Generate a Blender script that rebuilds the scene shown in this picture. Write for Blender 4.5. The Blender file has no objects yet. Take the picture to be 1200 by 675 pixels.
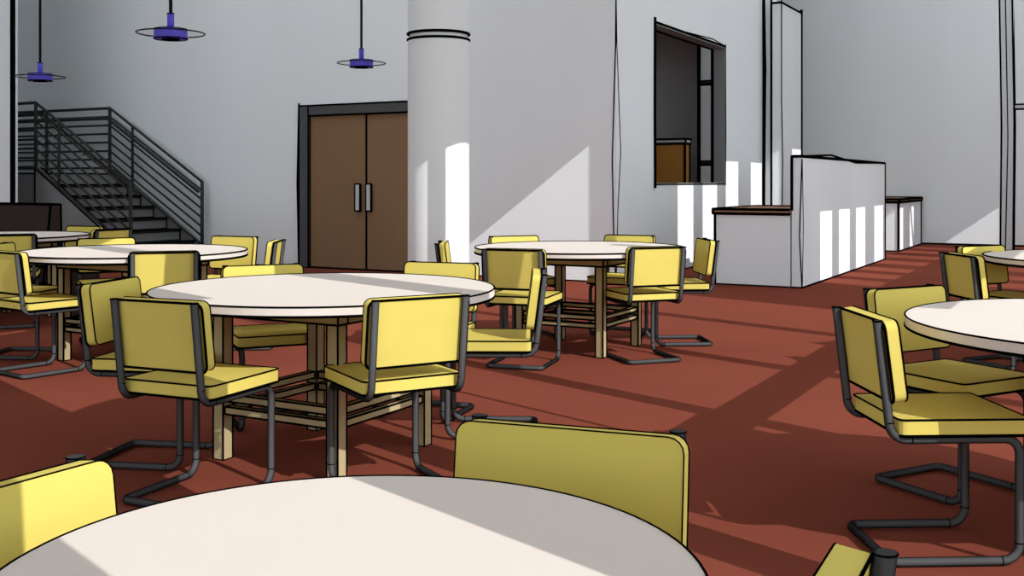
import bpy, math, random
from mathutils import Vector, Matrix
random.seed(4)
S = bpy.context.scene
COL = S.collection
H = 1.235            # eye height of the photograph
F = 1250.0           # focal length in pixels of a 1200 wide frame
CA, SA = math.cos(math.radians(29.2)), math.sin(math.radians(29.2))
def room(x, d):
    """sideways / forward distance from the viewpoint -> room axes"""
    return (CA*x - SA*d, SA*x + CA*d)

# ------------------------------------------------------------------ materials
def lin(c):
    return tuple(((v/255)/12.92 if v/255 <= .04045 else ((v/255+.055)/1.055)**2.4) for v in c)
def mat(name, rgb, rough=.9, var=0.0, scale=2.0, stretch=(1,1,1), spec=.15, metal=0, coat=None):
    m = bpy.data.materials.new(name); m.use_nodes = True
    nt = m.node_tree; b = nt.nodes['Principled BSDF']
    b.inputs['Roughness'].default_value = rough
    b.inputs['Specular IOR Level'].default_value = spec
    b.inputs['Metallic'].default_value = metal
    c = (*rgb, 1)
    b.inputs['Base Color'].default_value = c
    if coat:
        b.inputs['Coat Weight'].default_value = 1
        b.inputs['Coat IOR'].default_value = 1.02
        b.inputs['Coat Roughness'].default_value = .4
        b.inputs['Coat Tint'].default_value = (*coat, 1)
    if var:
        tc = nt.nodes.new('ShaderNodeTexCoord'); mp = nt.nodes.new('ShaderNodeMapping')
        mp.inputs['Scale'].default_value = stretch
        nz = nt.nodes.new('ShaderNodeTexNoise'); nz.inputs['Scale'].default_value = scale
        nz.inputs['Detail'].default_value = 4
        rp = nt.nodes.new('ShaderNodeValToRGB')
        rp.color_ramp.elements[0].position = .3; rp.color_ramp.elements[1].position = .7
        rp.color_ramp.elements[0].color = (*[v*(1-var) for v in rgb], 1)
        rp.color_ramp.elements[1].color = (*[min(1, v*(1+var)) for v in rgb], 1)
        nt.links.new(tc.outputs['Object'], mp.inputs['Vector'])
        nt.links.new(mp.outputs[0], nz.inputs['Vector'])
        nt.links.new(nz.outputs['Fac'], rp.inputs['Fac'])
        nt.links.new(rp.outputs[0], b.inputs['Base Color'])
    return m
INK   = mat('black_line_paint', (.0015,.0015,.0015), 1, spec=0)
WALL  = mat('grey_painted_wall', (.80,.825,.84), 1, .035, .5, (1,1,.25), spec=.0)
WALL2 = mat('grey_painted_column', (.74,.755,.76), 1, .02, .5, (1,1,.25), spec=.0)
FLOOR = mat('rust_red_carpet', (.205,.055,.035), 1, .05, .6, (1,2,1), spec=.0)
CEIL  = mat('white_ceiling', (.62,.62,.62), 1, spec=0)
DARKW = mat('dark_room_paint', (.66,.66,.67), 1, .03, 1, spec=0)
TOP   = mat('cream_laminate', (.71,.635,.575), .8, .015, 1.2, spec=.05)
VINYL = mat('yellow_vinyl', (.66,.54,.125), .85, .035, 3, (1,1,2.5), spec=.08)
TUBE  = mat('black_lacquered_tube', (.26,.26,.265), .7, .03, 6, spec=.1, coat=(.33,.33,.335))
RAIL  = mat('charcoal_steel_rail', (.028,.028,.028), .7, .03, 6, spec=.2)
WOOD  = mat('pale_oak', (.43,.345,.185), .85, .09, 9, (1,1,.15), spec=.1)
LINING= mat('grey_window_lining', (.24,.24,.245), .8, .03, 2, spec=.1)
CTOP  = mat('counter_wood', (.36,.19,.10), .7, .10, 6, (.3,3,1), spec=.1)
DOORM = mat('brown_door_laminate', (.235,.142,.078), .85, .03, 1.5, (1,1,.2), spec=.05)
FRAME = mat('charcoal_door_frame', (.085,.085,.088), .8, .03, 2, spec=.1)
PULL  = mat('brushed_steel', (.52,.52,.53), .6, .02, 3, spec=.2)
STAIR = mat('grey_concrete_stair', (.22,.22,.22), .95, .06, 3, spec=0)
TREAD = mat('dark_stair_nosing', (.03,.03,.03), .9, .05, 3, spec=0)
BOOTH = mat('dark_brown_booth_vinyl', (.035,.022,.020), .7, .05, 3, spec=.1)
BLUE  = mat('cobalt_blue_enamel', (.085,.075,.55), .5, .03, 6, spec=.3)
BLACK = mat('black_cable', (.01,.01,.01), .7, spec=.1)
PLUG  = mat('black_plastic_plug', (.035,.035,.037), .8)
ORANGE= mat('orange_brown_wood', (.50,.22,.045), .8, .05, 4, (1,1,.2), spec=.1)
STEEL = mat('pale_grey_steel', (.55,.56,.57), .8, .02, 2, spec=.1)
GLASS = bpy.data.materials.new('clear_acrylic'); GLASS.use_nodes = True
_n = GLASS.node_tree; _n.nodes.clear()
_o = _n.nodes.new('ShaderNodeOutputMaterial'); _m = _n.nodes.new('ShaderNodeMixShader')
_t = _n.nodes.new('ShaderNodeBsdfTransparent'); _g = _n.nodes.new('ShaderNodeBsdfGlossy')
_g.inputs['Roughness'].default_value = .3; _m.inputs[0].default_value = .06
_n.links.new(_t.outputs[0], _m.inputs[1]); _n.links.new(_g.outputs[0], _m.inputs[2]); _n.links.new(_m.outputs[0], _o.inputs[0])

# ------------------------------------------------------------------ mesh builder
class MB:
    def __init__(s): s.v = []; s.f = []; s.m = []; s.sm = []
    def face(s, idx, m=0, smooth=False): s.f.append(idx); s.m.append(m); s.sm.append(smooth)
    def box(s, x0, x1, y0, y1, z0, z1, m=0, M=None):
        n = len(s.v)
        pts = [(x,y,z) for z in (z0,z1) for y in (y0,y1) for x in (x0,x1)]
        if M: pts = [tuple(M @ Vector(p)) for p in pts]
        s.v += pts
        for q in ((0,2,3,1),(4,5,7,6),(0,1,5,4),(2,6,7,3),(0,4,6,2),(1,3,7,5)):
            s.face([n+i for i in q], m)
        return pts
    def boxink(s, x0, x1, y0, y1, z0, z1, r, m=0, skip=(), M=None):
        p = s.box(x0,x1,y0,y1,z0,z1,m,M)
        for k, (a,b) in enumerate(((0,1),(2,3),(4,5),(6,7),(0,2),(1,3),(4,6),(5,7),(0,4),(1,5),(2,6),(3,7))):
            if k in skip: continue
            s.tube([p[a],p[b]], r, 6, 1)
    def tube(s, pts, r, seg=8, m=0, closed=False, caps=True, smooth=True):
        P = [Vector(p) for p in pts]; n = len(P)
        T = []
        for i in range(n):
            if closed: t = (P[(i+1)%n]-P[i]).normalized() + (P[i]-P[i-1]).normalized()
            elif i == 0: t = P[1]-P[0]
            elif i == n-1: t = P[-1]-P[-2]
            else: t = (P[i+1]-P[i]).normalized() + (P[i]-P[i-1]).normalized()
            T.append(t.normalized())
        ref = Vector((0,0,1)) if abs(T[0].z) < .9 else Vector((1,0,0))
        N = (ref - T[0]*ref.dot(T[0])).normalized()
        base = len(s.v)
        for i in range(n):
            N = (N - T[i]*N.dot(T[i])).normalized(); B = T[i].cross(N)
            k = 1.0
            if 0 < i < n-1 or closed:
                c = T[i].dot((P[(i+1)%n]-P[i]).normalized()); k = 1/max(.5, c)
            for j in range(seg):
                a = 2*math.pi*j/seg
                s.v.append(tuple(P[i] + (N*math.cos(a) + B*math.sin(a))*r*(k if k < 1.2 else 1.1)))
        rings = n if closed else n-1
        for i in range(rings):
            for j in range(seg):
                a = base+i*seg; b = base+((i+1)%n)*seg
                s.face([a+j, a+(j+1)%seg, b+(j+1)%seg, b+j], m, smooth)
        if caps and not closed:
            s.face([base+j for j in range(seg)][::-1], m); s.face([base+(n-1)*seg+j for j in range(seg)], m)
    def prism(s, poly, axis, a0, a1, m=0, M=None):
        """poly: 2-D outline; axis 'x','y','z' = extrusion axis"""
        def P(u, w, a):
            p = {'x':(a,u,w), 'y':(u,a,w), 'z':(u,w,a)}[axis]
            return tuple(M @ Vector(p)) if M else p
        n = len(poly); b = len(s.v)
        A = [P(u,w,a0) for u,w in poly]; B = [P(u,w,a1) for u,w in poly]
        s.v += A + B
        s.face([b+i for i in range(n)], m); s.face([b+n+i for i in range(n)][::-1], m)
        for i in range(n):
            s.face([b+i, b+(i+1)%n, b+n+(i+1)%n, b+n+i], m)
        return A, B
    def build(s, name, mats, parent=None, kind=None, label=None, cat=None, group=None):
        me = bpy.data.meshes.new(name); me.from_pydata(s.v, [], s.f)
        for x in (mats if isinstance(mats, (list,tuple)) else [mats]): me.materials.append(x)
        if len(me.materials) == 1: me.materials.append(INK)
        me.polygons.foreach_set('material_index', s.m)
        me.polygons.foreach_set('use_smooth', s.sm)
        me.update()
        import bmesh
        bm = bmesh.new(); bm.from_mesh(me); bmesh.ops.recalc_face_normals(bm, faces=bm.faces); bm.to_mesh(me); bm.free()
        o = bpy.data.objects.new(name, me); COL.objects.link(o)
        if parent: o.parent = parent
        if kind: o['kind'] = kind
        if label: o['label'] = label
        if cat: o['category'] = cat
        if group: o['group'] = group
        return o
def empty(name, loc, rz, label, cat, group=None):
    o = bpy.data.objects.new(name, None); COL.objects.link(o); o.empty_display_size = .1
    o.location = loc; o.rotation_euler = (0,0,rz); o['label'] = label; o['category'] = cat
    if group: o['group'] = group
    return o
def copy_tree(o, parent=None):
    c = o.copy(); COL.objects.link(c)
    if parent: c.parent = parent
    for ch in list(o.children): copy_tree(ch, c)
    return c
def fillet(pts, r, seg=5):
    """round the inner corners of a 3-D polyline; r is one radius or a list"""
    P = [Vector(p) for p in pts]; out = [P[0]]
    for i in range(1, len(P)-1):
        rr = r[i-1] if isinstance(r, (list,tuple)) else r
        a = (P[i-1]-P[i]).normalized(); b = (P[i+1]-P[i]).normalized()
        ang = a.angle(b); t = rr/math.tan(ang/2)
        p0 = P[i]+a*t; p1 = P[i]+b*t
        c = P[i] + (a+b).normalized()*(rr/math.sin(ang/2))
        u0 = p0-c; u1 = p1-c; w = u0.angle(u1)
        for k in range(seg+1):
            f = k/seg
            q = (u0*math.sin((1-f)*w) + u1*math.sin(f*w))/math.sin(w)
            out.append(c+q)
    out.append(P[-1]); return out
def rrect(w, h, r, seg=4):
    out = []
    for cx, cy, a0 in ((w/2-r,h/2-r,0),(-w/2+r,h/2-r,90),(-w/2+r,-h/2+r,180),(w/2-r,-h/2+r,270)):
        for k in range(seg+1):
            a = math.radians(a0+90*k/seg); out.append((cx+r*math.cos(a), cy+r*math.sin(a)))
    return out

# ================================================================== SETTING
XR = 4.0             # glazed wall on the right
YB = 11.94           # back wall with the double door
XW = -5.224          # side wall holding the servery window
YF = 22.36           # far wall
ZC = 9.3
XL = -16.6
YN = -13.0
b = MB(); b.box(XL-.3, XR+.3, YN-.3, YF+.3, -.15, 0); b.build('floor', FLOOR, kind='structure', label='rust red carpet floor')
b = MB()
b.box(XR+.35, XR+40, YN-40, YF+40, -.3, -.06)
b.box(XL-40, XR+.35, YN-40, YN-.35, -.3, -.06)
b.build('ground_outside', mat('pale_bounce_paving', (.6,.59,.57), 1, .05, .3), kind='structure')  # unseen ground, added and kept pale to bounce light indoors

# back wall
WT = .25
dX0, dX1, dZ = -10.17, -7.83, 2.325
b = MB()
b.box(XL, dX0, YB, YB+WT, 0, ZC); b.box(dX1, XW, YB, YB+WT, 0, ZC); b.box(dX0, dX1, YB, YB+WT, dZ, ZC)
# sketchy double line on the outer corner, a base line
b.tube([(XW,YB,0),(XW-.03,YB,.6),(XW-.05,YB,1.5),(XW-.005,YB,2.9),(XW,YB,3.4),(XW,YB,6)], .009, 5, 1)
b.tube([(XW,YB,0),(XW,YB+.05,.9),(XW,YB+.14,1.6),(XW,YB+.02,2.9),(XW,YB,3.5)], .009, 5, 1)
b.tube([(XL,YB,.006),(XW,YB,.006)], .012, 5, 1)
b.build('wall_back', WALL, kind='structure')
# side wall with the servery window opening
w0, w1, wz0, wz1 = 13.20, 16.18, 1.20, 3.345
XT = XW-.20
YE = 18.25
b = MB()
b.box(XT, XW, YB+WT, w0, 0, ZC); b.box(XT, XW, w1, YE, 0, ZC)
b.box(XT, XW, w0, w1, 0, wz0); b.box(XT, XW, w0, w1, wz1, ZC)
b.tube([(XW,YB,.006),(XW,YE,.006)], .012, 5, 1)
b.build('wall_side', WALL, kind='structure')
b = MB(); r = .022
def fr(pts, rr=r): b.tube(pts, rr, 5, 1)
b.box(XT-.005, XW+.004, w1-.03, w1+.002, wz0, wz1, 0)           # far jamb lining
b.box(XT-.005, XW+.004, w0, w1, wz1-.03, wz1+.002, 0)
b.box(XT-.005, XW+.004, w0, w0+.02, wz0, wz1, 0)
b.box(XT-.005, XW+.004, w0, w1, wz0-.002, wz0+.02, 0)
fr([(XW,w0,wz0-.05),(XW,w0-.01,2.2),(XW,w0,wz1+.06)], .03)
fr([(XW,w1,wz0-.02),(XW,w1+.02,2.0),(XW,w1,wz1+.04)], .012); fr([(XW,w1,wz0),(XW,w1-.005,wz1)], .012)
fr([(XW,w0,wz1),(XW,(w0+w1)/2,wz1+.0),(XW,w1,wz1)], .02); fr([(XW,w0+.9,wz1),(XW,w1-.6,wz1+.05),(XW,w1,wz1+.01)], .01)
fr([(XT,w0,wz1-.03),(XT,w1-.03,wz1-.03)], .022); fr([(XT,w1-.03,wz0),(XT,w1-.03,wz1-.03)], .026)
fr([(XW,w0,wz0),(XW,w1,wz0)], .012)
b.build('window_2', LINING, kind='structure')
# the wall steps out, then a lower boxed pier stands in front of its end
b = MB()
b.box(-5.6, -5.075, YE, YE+.35, 0, ZC)
b.tube([(XW,YE,0),(XW+.03,YE,3.2),(XW-.01,YE,5.6),(XW,YE,ZC)], .035, 6, 1)
b.tube([(-5.075,YE,0),(-5.075,YE,ZC)], .018, 6, 1)
b.build('wall_step', WALL, kind='structure')
b = MB()
b.boxink(-5.046, -4.869, 18.15, 19.49, 0, 4.30, .02, skip=(9,))
b.tube([(-4.869,18.15,0),(-4.85,18.15,1.6),(-4.869,18.15,2.6),(-4.869,18.15,4.4)], .010, 5, 1)
b.tube([(-4.869,19.49,.9),(-4.869,19.49,4.36)], .028, 5, 1)
b.build('boxed_pier', WALL2, kind='structure')
# far wall and the closed ends of the place
b = MB(); b.box(-10.5, XR, YF, YF+.25, 0, ZC)
b.tube([(-10.5,YF,.006),(XR,YF,.006)], .03, 5, 1)
b.build('wall_far', WALL, kind='structure')
b = MB(); b.box(-10.5, -10.25, YB+WT, YF, 0, ZC); b.build('wall_end', WALL, kind='structure')
b = MB(); b.box(XL-.25, XL, YN, YB+WT, 0, ZC); b.build('wall_left', WALL, kind='structure')
b = MB(); b.box(XL, -13.56, 9.75, 9.83, 0, ZC)
b.tube([(-13.56,9.75,0),(-13.56,9.75,4)], .035, 6, 1); b.tube([(-13.56,9.75,4),(-13.54,9.75,ZC)], .035, 6, 1)
b.build('wall_stair', WALL, kind='structure')
# dark servery room behind the window
b = MB()
Yi = 17.5
b.box(-10.25, -6.117, Yi, Yi+.12, 0, 3.9); b.box(-5.859, XT, Yi, Yi+.12, 0, 3.9)
b.box(-6.117, -5.859, Yi, Yi+.12, 0, .5); b.box(-6.117, -5.859, Yi, Yi+.12, 3.75, 3.9)
b.box(-10.24, -10.1, YB+WT, Yi, 0, 3.9)
b.box(-10.25, XT, YB+WT, Yi+.12, 3.9, 4.0)
b.box(-10.25, XT, YB+WT, YB+WT+.08, 0, 3.9)
b.build('wall_servery', DARKW, kind='structure')
b = MB()
for x in (-6.117, -5.859): b.tube([(x,Yi,.5),(x,Yi,3.75)], .03, 5, 1)
for z in (2.94, 1.57): b.box(-6.117, -5.859, Yi+.0, Yi+.06, z-.05, z+.02, 0); b.tube([(-6.117,Yi,z-.05),(-5.859,Yi,z-.05)], .02, 5, 1); b.tube([(-6.117,Yi,z+.02),(-5.859,Yi,z+.02)], .012, 5, 1)
b.build('window_3', FRAME, kind='structure')
# unseen ceiling, with roof openings added to let sky light in
b = MB()
sx0, sx1, sy0, sy1 = -13.0, -7.06, 3.0, 11.0
b.box(XL-.25, sx0, YN, YF+.25, ZC, ZC+.3); b.box(sx1, XR+.3, YN, 13, ZC, ZC+.3); b.box(sx1, -4.8, 13, YF+.25, ZC, ZC+.3); b.box(1.14, XR+.3, 13, YF+.25, ZC, ZC+.3); b.box(-4.8, 1.14, 21.5, YF+.25, ZC, ZC+.3)
b.box(sx0, sx1, YN, sy0, ZC, ZC+.3); b.box(sx0, sx1, sy1, YF+.25, ZC, ZC+.3)
b.build('ceiling', CEIL, kind='structure')
b = MB(); x = sx0
while x <= sx1+.01:
    b.box(x-.04, x+.04, sy0, sy1, ZC, ZC+.95); x += (sx1-sx0)/5
for k in range(6): b.box(-4.84+k*1.188, -4.76+k*1.188, 13, 21.5, ZC, ZC+.95)
b.build('added_roof_baffles', CEIL, kind='structure')  # added baffles that stop direct sun coming through the roof openings

# glazed wall on the right: solid bands and slim posts (its pattern is what the sun prints on the room)
SH = -.353*4.0
solid = MB(); th = .05
def band(p0, p1, z0, z1): solid.box(XR-th, XR+th, p0+SH, p1+SH, z0, z1)
lo, hi = YN-SH, YF-SH
def slab(z0, z1, opens):
    """one storey of the glazed wall: solid everywhere but the openings (start, end, sill, head)"""
    cur = lo
    for a, c, s0, s1 in opens:
        band(cur, a, z0, z1)
        if s0 > z0: band(a, c, z0, s0)
        if s1 < z1: band(a, c, s1, z1)
        cur = c
    band(cur, hi, z0, z1)
B_open = [(12.2,12.88),(13.25,13.95),(14.34,15.02),(15.68,16.43),(17.1,17.8),(18.4,19.1),(19.7,20.3)]
slab(0, 4.10, [(a,c,.3,9) for a,c in ((.507,1.03),(1.95,2.99),(3.20,4.78),(4.92,6.33),(6.47,8.02),(8.18,9.70))]
     + [(a,c,.3,9) for a,c in B_open] + [(21.36,21.73,2.0,9)])
slab(4.10, 6.10, [(.507,1.03,0,9)] + [(a,c,4.26,9) for a,c in ((1.95,2.99),)] + [(3.20,4.15,0,9),(4.15,4.78,4.29,9)] + [(a,c,4.26,9) for a,c in ((4.92,6.33),(6.47,8.02),(8.18,9.70))]
     + [(a,c,4.62,9) for a,c in B_open] + [(21.36,21.73,0,5.05)])
slab(6.10, ZC, [(a,c,0,8.74) for a,c in ((.507,1.03),(2.1,2.99),(3.20,4.78),(4.92,6.77),(6.88,8.3),(8.44,9.98))]
     + [(a,c,6.76,8.35) for a,c in B_open])
solid.build('wall_right', WALL, kind='structure')
# unseen wall behind the viewpoint, left open between posts to admit sky light
b = MB()
b.box(XL, XR, YN-.1, YN, 0, .4); b.box(XL, XR, YN-.1, YN, 8.7, ZC); b.box(XL, XR, YN-.1, YN, 4.1, 4.25)
for i in range(9):
    x = XL + (XR-XL)*i/8; b.box(x-.08, x+.08, YN-.1, YN, .4, 8.7)
b.build('wall_front', WALL, kind='structure')

# column
cx, cy = room(-.75, 10.9); R = .314
b = MB(); n = 64
def ring(rr, z, m=1, r=.01): b.tube([(cx+rr*math.cos(2*math.pi*i/n), cy+rr*math.sin(2*math.pi*i/n), z) for i in range(n)], r, 6, m, closed=True)
poly = [(cx+R*math.cos(2*math.pi*i/n), cy+R*math.sin(2*math.pi*i/n)) for i in range(n)]
for z0, z1, rr in ((0,2.68,R),(2.68,2.74,R-.02),(2.74,ZC,R)):
    k = len(b.v)
    b.v += [(cx+rr*math.cos(2*math.pi*i/n), cy+rr*math.sin(2*math.pi*i/n), z) for z in (z0,z1) for i in range(n)]
    for i in range(n): b.face([k+i, k+(i+1)%n, k+n+(i+1)%n, k+n+i], 0, True)
for z in (2.68, 2.74):
    k = len(b.v)
    b.v += [(cx+q*math.cos(2*math.pi*i/n), cy+q*math.sin(2*math.pi*i/n), z) for q in (R, R-.03) for i in range(n)]
    for i in range(n): b.face([k+i, k+(i+1)%n, k+n+(i+1)%n, k+n+i], 0)
ring(R, 2.68, r=.014); ring(R, 2.74, r=.014); ring(R, .01)
b.build('column', [WALL2, INK], kind='structure', label='round grey column beside the brown double door')

# double door
d = empty('door_1', ((dX0+dX1)/2, YB, 0), 0, 'brown double door in a charcoal frame', 'door'); del d['category']; d['kind'] = 'structure'
ox = (dX0+dX1)/2
b = MB()
b.boxink(dX0-ox, -10.0-ox, -.03, .12, 0, dZ, .012); b.boxink(-7.99-ox, dX1-ox, -.03, .12, 0, dZ, .012)
b.boxink(-10.0-ox, -7.99-ox, -.03, .12, 2.18, dZ, .012)
b.tube([(-10.17-ox,-.03,0),(-10.2-ox,-.03,1.2),(-10.17-ox,-.03,dZ+.04)], .014, 5, 1)
b.build('frame', FRAME, d)
for x0, x1, hx in ((-10.0,-8.997,-9.12), (-8.993,-7.99,-8.93)):
    b = MB(); b.boxink(x0-ox, x1-ox, .01, .06, .01, 2.18, .014)
    lf = b.build('door_leaf', DOORM, d)
    b = MB(); b.boxink(hx-.042-ox, hx+.042-ox, -.035, -.015, .83, 1.205, .010)
    for z in (.88, 1.15): b.box(hx-.012-ox, hx+.012-ox, -.02, .012, z, z+.03)
    b.build('pull_handle', PULL, lf)

# partition + counters (built in, but each unit could be lifted away)
b = MB()
PXr, PXl, PY0, PY1, PZ = -3.094, -3.213, 12.42, 17.66, 1.53
b.boxink(PXl, PXr, PY0, PY1, 0, PZ, .018, skip=(8,9)); b.tube([(PXl,PY0,.9),(PXl,PY0,PZ)], .018, 6, 1)
b.tube([(PXr,PY0,0),(PXr-.03,PY0,.6),(PXr,PY0,1.5)], .008, 5, 1); b.tube([(PXr,PY0,0),(PXr,PY0+.05,.7),(PXr,PY0,1.5)], .008, 5, 1)
b.tube([(PXr,PY0,PZ),(PXr,PY0+1.5,PZ+.045),(PXr,PY0+3.0,PZ-.03),(PXr,PY1,PZ)], .014, 5, 1)
b.build('partition_wall', WALL, kind='structure', label='chest-high grey partition with stripes of sun, joined to the low counter')
def counter(x0, x1, y0, y1, z, r, label):
    t = empty('service_counter', ((x0+x1)/2, y0, 0), 0, label, 'counter', None)
    ox = (x0+x1)/2
    b = MB(); b.boxink(x0-ox, x1-ox, 0, y1-y0, 0, z, r, skip=(5,7,9,11) if y0 < 13 else ()); b.build('base', WALL, t)
    b = MB(); b.boxink(x0-ox-.02, x1-ox+(0 if y0 < 13 else .02), -.02, y1-y0, z+.001, z+.052, r, skip=(5,7,9,11) if y0 < 13 else ()); b.build('worktop', CTOP, t)
counter(-4.138, -3.232, 12.42, 14.16, .855, .017, 'low grey counter with wooden top, in front of the servery window and against the partition')
counter(-4.25, -3.226, 19.74, 22.30, .872, .022, 'small grey counter with wooden top against the far wall, beyond the partition')

# steel post with its transom near the far wall
b = MB()
px, py = -1.52, 20.2
b.box(px-.1, px+.1, py-.1, py+.1, 0, ZC)
for x, y in ((-.1,-.1),(.1,-.1),(.1,.1)): b.tube([(px+x,py+y,0),(px+x+.02,py+y,2.2),(px+x-.015,py+y,4.5),(px+x,py+y,ZC)], .016, 5, 1)
b.tube([(px-.02,py-.1,0),(px+.02,py-.1,2.0),(px-.02,py-.1,4.5),(px,py-.1,ZC)], .010, 5, 1)
b.boxink(px+.1, XR-.06, py-.05, py+.05, 2.48, 2.56, .014)
b.build('trim_2', STEEL, kind='structure')

b = MB(); b.box(-3.2, XR-.06, 19.18, 19.23, 0.001, .006); b.build('trim_3', BLACK, kind='structure')   # carpet joint strip

# cabinet inside the servery
t = empty('cabinet', (-6.4, 16.0, 0), 0, 'orange-brown wooden cabinet with grey top seen through the servery window', 'cabinet')
b = MB(); b.boxink(-.9, .58, 0, .2, 0, 1.84, .022); b.build('body', ORANGE, t)
b = MB(); b.boxink(-.92, .60, -.02, .22, 1.841, 1.91, .016); b.build('top', STEEL, t)

# ================================================================== STAIRS
sx, run, rise, yn, yf = -11.90, .288, .17, 10.43, 11.78
st = empty('staircase', (sx, yn, 0), 0, 'grey concrete staircase climbing left along the back wall', 'staircase')
for k in range(7):
    x1 = -run*k; z = rise*(k+1)
    b = MB(); b.boxink(x1-run, x1, .06, 1.41, 0 if k == 0 else z-rise, z-.03, .012)
    s_ = b.build('step', STAIR, st)
    b = MB(); b.box(x1-run, x1+.03, .06, 1.41, z-.03, z); b.tube([(x1+.03,.06,z),(x1+.03,1.41,z)], .012, 5, 1); b.build('nosing', TREAD, s_)
b = MB(); b.boxink(XL-sx+.02, -7*run, .0, 1.47, 0, 8*rise, .012); b.build('landing', STAIR, st)
b = MB()
Lb = 7*run+.02
A_, B_ = b.prism([(.12,0),(.12,.13),(-Lb,8*rise+.08),(-Lb,0)], 'y', -.04, .06)
for P_ in (A_, B_):
    for i in (0,1,2): b.tube([P_[i],P_[(i+1)%4]], .014, 5, 1)
b.build('stringer', STAIR, st)
b = MB(); b.prism([(.12,0),(.12,.13),(-Lb,8*rise+.08),(-Lb,0)], 'y', 1.42, 1.47); b.build('stringer', STAIR, st)
def railing(y, label, handside):
    X0 = -11.946; X1 = -13.97; X2 = XL+.05; slope = .583
    t = empty('stair_railing', (X0, y, 0), 0, label, 'railing')
    def zt(x): return 1.235 + (X0-x)*slope if x > X1 else 1.235+(X0-X1)*slope
    zland = zt(X1)
    for px_, r_ in ((X0,.026),(-13.45,.022),(X1,.026),(-15.5,.026),(X2,.022)):
        zb = .17 if px_ == X0 else (0.30 + (X0-px_)*slope if px_ > X1 else 8*rise)
        if px_ == X0: zb = .17
        b = MB(); b.tube([(px_-X0,0,zb-.05),(px_-X0,0,zt(px_))], r_, 8); b.build('post', RAIL, t)
    for k in range(8):
        off = -k*.137; b = MB()
        b.tube(fillet([(0,0,1.235+off),(X1-X0,0,zland+off),(X2-X0,0,zland+off)], .03, 3), .023 if k == 0 else .017, 6)
        b.build('top_rail' if k == 0 else 'bar', RAIL, t)
    b = MB(); dy = handside*.09
    b.tube([(.02,dy,1.235-.15),(X1-X0+.05,dy,zland-.17),(X1-X0-.2,dy,zland-.17),(X2-X0,dy,zland-.17)], .024, 8)
    for q in (.3, 1.0, 1.7): b.tube([(-q,0,1.235+q*slope-.2),(-q,dy,1.235+q*slope-.16)], .01, 5)
    b.build('handrail', RAIL, t)
railing(yn, 'charcoal tube stair railing on the open side, nearest the tables', 1)
railing(yf, 'charcoal tube stair railing along the back wall, left of the brown door', -1)

# booth
bx, by = -9.517, 7.28
t = empty('booth_bench', (bx, by, 0), 0, 'dark brown upholstered booth bench below the stairs, at left edge', 'bench')
b = MB()
A_, B_ = b.prism([(-.10,.10),(0,1.0),(.12,1.0),(.14,.10)], 'x', -3.2, 0)
for i in range(4): b.tube([B_[i],B_[(i+1)%4]], .013, 5, 1)
b.tube([A_[1],B_[1]], .013, 5, 1); b.tube([A_[2],B_[2]], .013, 5, 1)
b.build('backrest', BOOTH, t)
b = MB(); b.boxink(-3.2, 0, .145, .65, .30, .46, .012); b.build('seat', BOOTH, t)
b = MB(); b.box(-3.18, -.02, -.05, .60, 0, .099); b.box(-3.18, -.02, .145, .60, .099, .299); b.build('plinth', BOOTH, t)

# ================================================================== CHAIRS
W = .19; RT = .0148
def make_chair(ink):
    t = empty('dining_chair', (0,0,0), 0, '', 'chair', None)
    b = MB()
    zt = .79; lean = .045
    half = [(-W,-lean,zt),(-W,0,.41),(-W,.42,.41),(-W,.42,RT+.003),(-W,0,RT+.003)]
    pts = half + [(-x,y,z) for x,y,z in half[::-1]]
    P = fillet(pts, [.055,.05,.055,.03,.03,.055,.05,.055], 5)
    b.tube(P, RT, 10)
    # dark joint rings at the ends of the bends
    k = max(.9, ink/.0045)
    for sgn in (-1, 1):
        for c, ax in (((-W*sgn,-.0055,.465),(0,.1,-1)), ((-W*sgn,.42,.075),(0,0,1)), ((-W*sgn,.36,RT+.003),(0,1,0)), ((-W*sgn,.065,.41),(0,1,0))):
            a = Vector(ax).normalized()*.0016*k
            b.tube([Vector(c)-a, Vector(c)+a], RT+.0008, 10, 1)
        c = Vector((-W*sgn,-lean,zt)); b.tube([c+Vector((math.cos(q*math.pi/6)*RT, math.sin(q*math.pi/6)*RT, 0)) for q in range(12)], ink*.55, 5, 1, closed=True)
    for sgn in (-1,1): b.prism([(-W*sgn+math.cos(q*math.pi/8)*RT*.97, -lean+math.sin(q*math.pi/8)*RT*.97) for q in range(16)], 'z', zt, zt+.0012, 2)
    b.build('frame', [TUBE, INK, PLUG], t)
    # seat cushion
    b = MB(); pl = rrect(.425, .43, .022, 3)
    pl = [(x, y+.235) for x,y in pl]
    A_, B_ = b.prism(pl, 'z', .4245, .476)
    b.tube(A_, ink, 6, 1, closed=True); b.tube(B_, ink*.7, 6, 1, closed=True)
    b.build('seat', VINYL, t)
    # backrest cushion
    b = MB(); pl = rrect(.425, .262, .028, 4)
    ang = math.atan2(lean, zt-.44)
    M = Matrix.Translation((0,-.030,.655)) @ Matrix.Rotation(ang, 4, 'X')
    A_, B_ = b.prism(pl, 'y', RT+.001, RT+.046, 0, M)
    b.tube(A_, ink, 6, 1, closed=True); b.tube(B_, ink*.6, 6, 1, closed=True)
    b.build('backrest', VINYL, t)
    return t
protos = {}
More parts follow.
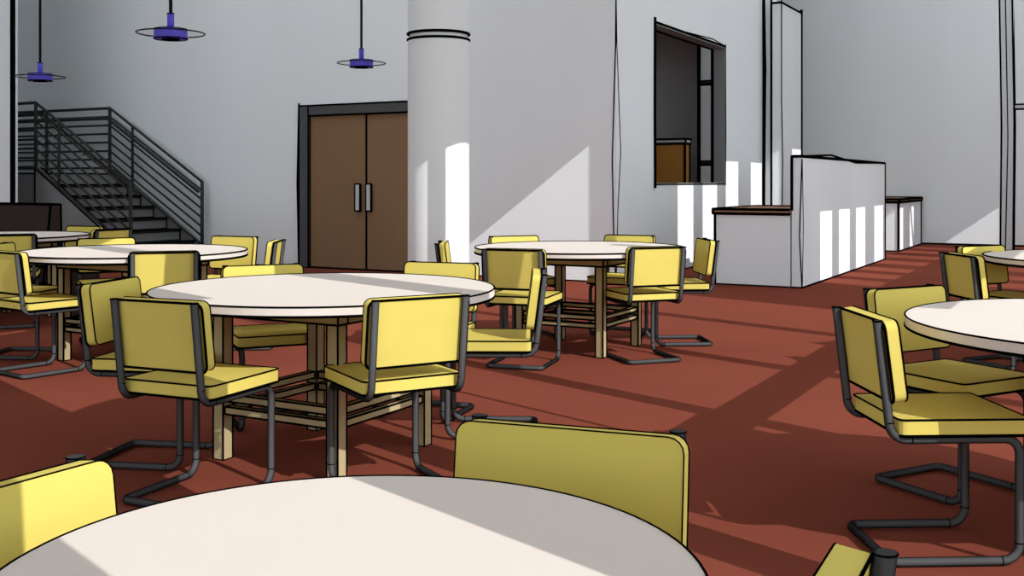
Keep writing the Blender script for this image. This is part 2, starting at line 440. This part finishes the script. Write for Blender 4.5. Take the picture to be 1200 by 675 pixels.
def chair(x, dd, hx, hd, label, group, ink='mid'):
    """x, dd: foot of the backrest seen from the viewpoint; hx, hd: the way it faces"""
    r = {'near':.0024,'mid':.0052,'far':.0074,'vfar':.0095}[ink]
    if ink not in protos:
        t = protos[ink] = make_chair(r)
    else:
        t = copy_tree(protos[ink])
    n = math.hypot(hx, hd); hx /= n; hd /= n
    X, Y = room(x+.045*hx, dd+.045*hd)
    HX, HY = room(hx, hd)
    t.location = (X, Y, 0); t.rotation_euler = (0, 0, math.atan2(-HX, HY))
    t['label'] = label; t['group'] = group
    return t

# ================================================================== TABLES
def make_table(R, ink, n=96):
    t = empty('round_table', (0,0,0), 0, '', 'table')
    b = MB(); pl = [(R*math.cos(2*math.pi*i/n), R*math.sin(2*math.pi*i/n)) for i in range(n)]
    A_, B_ = b.prism(pl, 'z', .712, .75)
    b.tube(A_, ink, 6, 1, closed=True); b.tube(B_, ink*.7, 6, 1, closed=True)
    b.build('tabletop', TOP, t)
    s = min(.32, R*.42); w = .029
    for sx_ in (-1,1):
        for sy_ in (-1,1):
            b = MB(); b.boxink(sx_*s-w, sx_*s+w, sy_*s-w, sy_*s+w, 0, .64, ink*.8); b.build('leg', WOOD, t)
    for k in range(4):
        M = Matrix.Rotation(math.pi/2*k, 4, 'Z')
        b = MB(); e = s+.035 if k % 2 == 0 else s-.031
        b.boxink(-e, e, s-.03, s+.035, .641, .711, ink*.8, M=M); b.build('apron', WOOD, t)
        for z in (.205, .262):
            b = MB(); b.boxink(-s+w+.001, s-w-.001, s-.018, s+.018, z+(.001 if k%2 else 0), z+.032, ink*.8, M=M); b.build('stretcher', WOOD, t)
    return t
TR = .775
tp = {}
def table(x, dd, R, label, group, ink):
    key = (R, ink)
    if key in tp: t = copy_tree(tp[key])
    else: t = tp[key] = make_table(R, ink)
    X, Y = room(x, dd); t.location = (X, Y, 0); t['label'] = label
    if group: t['group'] = group
    return t
TG = 'round cream-topped dining tables'
table(-.20, 1.32, .44, 'small round cream-topped table in the foreground, cut by the bottom edge', TG, .0028)
table(-.855, 4.885, TR, 'round cream-topped table at centre, in front of the brown double door', TG, .0056)
table(.50, 7.92, TR, 'round cream-topped table in front of the sunlit wall and servery', TG, .0082)
table(-2.66, 7.5, TR, 'long-looking round cream-topped table at left, behind the centre table', TG, .0080)
table(-4.65, 9.65, TR, 'far round cream-topped table next to the dark brown booth', TG, .010)
table(2.17, 3.65, TR, 'round cream-topped table at the right edge, nearer of the two there', TG, .0048)
table(3.87, 6.85, TR, 'round cream-topped table at the right edge, behind the nearer one', TG, .0075)

g = 'chairs at the foreground table'
chair(-.80, 1.56, .87, -.5, 'yellow chair in the bottom left corner, at the foreground table', g, 'near')
chair(.117, 1.965, -.34, -.94, 'shaded yellow chair facing us behind the foreground table, beside the centre chairs', g, 'near')
chair(.36, 1.11, -.89, .46, 'yellow chair cropped at the bottom right corner, only its top corner showing', g, 'near')
g = 'chairs around the centre table'
chair(-1.335, 3.97, .40, .92, 'shaded yellow chair, back to us, at front left of the centre table', g)
chair(-1.84, 4.80, .987, -.16, 'yellow chair turned to the right at the left end of the centre table', g)
chair(-.345, 4.08, -.50, .86, 'brightly sunlit yellow chair, back to us, at front right of the centre table', g)
chair(-1.345, 5.72, .42, -.90, 'yellow chair facing us behind the left half of the centre table', g)
chair(-.375, 5.90, -.33, -.94, 'yellow chair facing us behind the right end of the centre table, before the column', g)
chair(.16, 5.28, -1, .02, 'yellow chair seen edge-on at the right end of the centre table', g)
g = 'chairs around the table by the sunlit wall'
chair(.0, 6.97, .30, .95, 'half sunlit yellow chair, back to us, front left of the sunlit-wall table', g, 'far')
chair(.99, 7.2, -.33, .94, 'sunlit yellow chair, back to us, front right of the sunlit-wall table', g, 'far')
chair(0, 8.75, .40, -.90, 'yellow chair facing us behind the left of the sunlit-wall table', g, 'far')
chair(.99, 8.88, -.40, -.90, 'yellow chair facing us behind the right of the sunlit-wall table', g, 'far')
chair(1.53, 8.2, -.997, -.07, 'yellow chair seen edge-on, directly left of the low grey counter', g, 'far')
chair(-.54, 7.82, .99, .0, 'yellow chair seen edge-on in front of the foot of the round column', g, 'far')
g = 'chairs around the table at left'
chair(-2.19, 6.72, -.28, .95, 'yellow chair, back to us, between the left table and the centre table', g, 'far')
chair(-3.22, 6.72, .60, .80, 'yellow chair, back to us, at the left edge, drawn up to the left table', g, 'far')
chair(-2.24, 8.70, -.40, -.90, 'yellow chair facing us behind the right part of the left table', g, 'far')
chair(-1.74, 8.0, -.92, -.05, 'yellow chair seen from its rear at the right end of the left table', g, 'far')
chair(-3.2, 8.4, .45, -.88, 'yellow chair facing us behind the left table, in front of the stairs', g, 'far')
chair(-3.72, 7.6, .99, -.1, 'yellow chair at the left end of the left table, its back outside the frame', g, 'far')
g = 'chairs around the far table by the booth'
chair(-4.2, 8.9, -.35, .93, 'yellow chair, back to us, in front of the far table by the booth', g, 'vfar')
chair(-4.25, 10.68, -.35, -.93, 'yellow chair facing us behind the far table by the booth', g, 'vfar')
chair(-3.70, 9.93, -.86, .50, 'yellow chair turned away at the right end of the far table by the booth', g, 'vfar')
chair(-5.42, 10.75, .5, -.85, 'sliver of a yellow chair at the left edge in front of the dark brown booth', g, 'vfar')
g = 'chairs around the tables at right'
chair(1.16, 3.60, 1, .04, 'yellow chair with its back to the left, nearest whole chair at right', g)
chair(1.64, 4.52, .48, -.88, 'yellow chair facing the viewer beyond the nearest right-hand chair', g)
chair(2.71, 6.50, 1, .08, 'yellow chair with its back to the left at the rear right-hand table', g, 'far')
chair(3.23, 7.42, .45, -.90, 'yellow chair facing us behind the rear right-hand table', g, 'far')
chair(5.22, 10.5, .3, -.95, 'yellow chair corner at the far right edge beyond the steel post', g, 'vfar')

# ================================================================== PENDANTS
def pendant(x, dd, z, rr, label):
    X, Y = room(x, dd)
    t = empty('pendant_lamp', (X, Y, z), 0, label, 'lamp', 'cobalt blue disc pendant lamps')
    n = 40; hr = rr*.49
    b = MB(); b.tube([(rr*math.cos(2*math.pi*i/n), rr*math.sin(2*math.pi*i/n), 0) for i in range(n)], .0055, 6, 0, closed=True); b.build('rim', BLACK, t)
    b = MB(); b.prism([((rr-.004)*math.cos(2*math.pi*i/n), (rr-.004)*math.sin(2*math.pi*i/n)) for i in range(n)], 'z', -.003, .003); b.build('disc', GLASS, t)
    b = MB()
    pl = [(hr*math.cos(2*math.pi*i/n), hr*math.sin(2*math.pi*i/n)) for i in range(n)]
    A_, B_ = b.prism(pl, 'z', -.042, .030)
    b.tube(A_, .005, 6, 1, closed=True); b.tube(B_, .004, 6, 1, closed=True)
    pl2 = [(u*.55, w*.55) for u, w in pl]; b.prism(pl2, 'z', -.05, -.041, 1)
    b.build('lamp_housing', BLUE, t)
    b = MB(); b.tube([(0,0,.031),(0,0,.15)], .026, 14); b.tube([(0,0,.145),(0,0,.153)], .028, 14, 1); b.build('stem', BLUE, t)
    b = MB(); b.tube([(0,0,.154),(0,0,ZC-z-.03)], .013, 8); b.build('rod', BLACK, t)
    b = MB(); b.tube([(0,0,ZC-z-.03),(0,0,ZC-z)], .06, 16); b.build('canopy', BLACK, t)
pendant(-400*8.1/F, 8.1, H+174*8.1/F, .25, 'largest blue disc pendant lamp, hanging above the stairs side of the hall')
pendant(-176.5*11.2/F, 11.2, H+139*11.2/F, .25, 'blue disc pendant lamp hanging beside the column, above the brown door')
pendant(-553*11.4/F, 11.4, H+123*11.4/F, .25, 'blue disc pendant lamp hanging above the top of the stair railing')

# ================================================================== LIGHT
L = Vector((-.942, .333, -.69))
sun = bpy.data.objects.new('sun', bpy.data.lights.new('sun', 'SUN')); COL.objects.link(sun)
sun.data.energy = 3.75; sun.data.angle = math.radians(.08); sun.data.color = (1, .985, .96)
sun.rotation_euler = L.to_track_quat('-Z', 'Y').to_euler(); sun.location = (12, -6, 14)
w = bpy.data.worlds.new('sky'); S.world = w; w.use_nodes = True
bg = w.node_tree.nodes['Background']; bg.inputs[0].default_value = (.86,.95,1,1); bg.inputs[1].default_value = 2.6

cam = bpy.data.objects.new('camera', bpy.data.cameras.new('camera')); COL.objects.link(cam)
cam.location = (0,0,H); cam.rotation_euler = (math.pi/2, 0, math.radians(29.2))
cam.data.sensor_width = 36; cam.data.lens = 36*F/1200; cam.data.shift_y = -124.5/1200
cam.data.clip_start = .05; cam.data.clip_end = 200
S.camera = cam
S.view_settings.view_transform = 'Standard'; S.view_settings.look = 'None'
S.view_settings.gamma = 1; S.view_settings.use_curve_mapping = False; S.view_settings.exposure = 0
S.cycles.use_denoising = True
S.cycles.max_bounces = 8; S.cycles.diffuse_bounces = 5
S.cycles.sample_clamp_indirect = 6
S.cycles.caustics_reflective = False; S.cycles.caustics_refractive = False
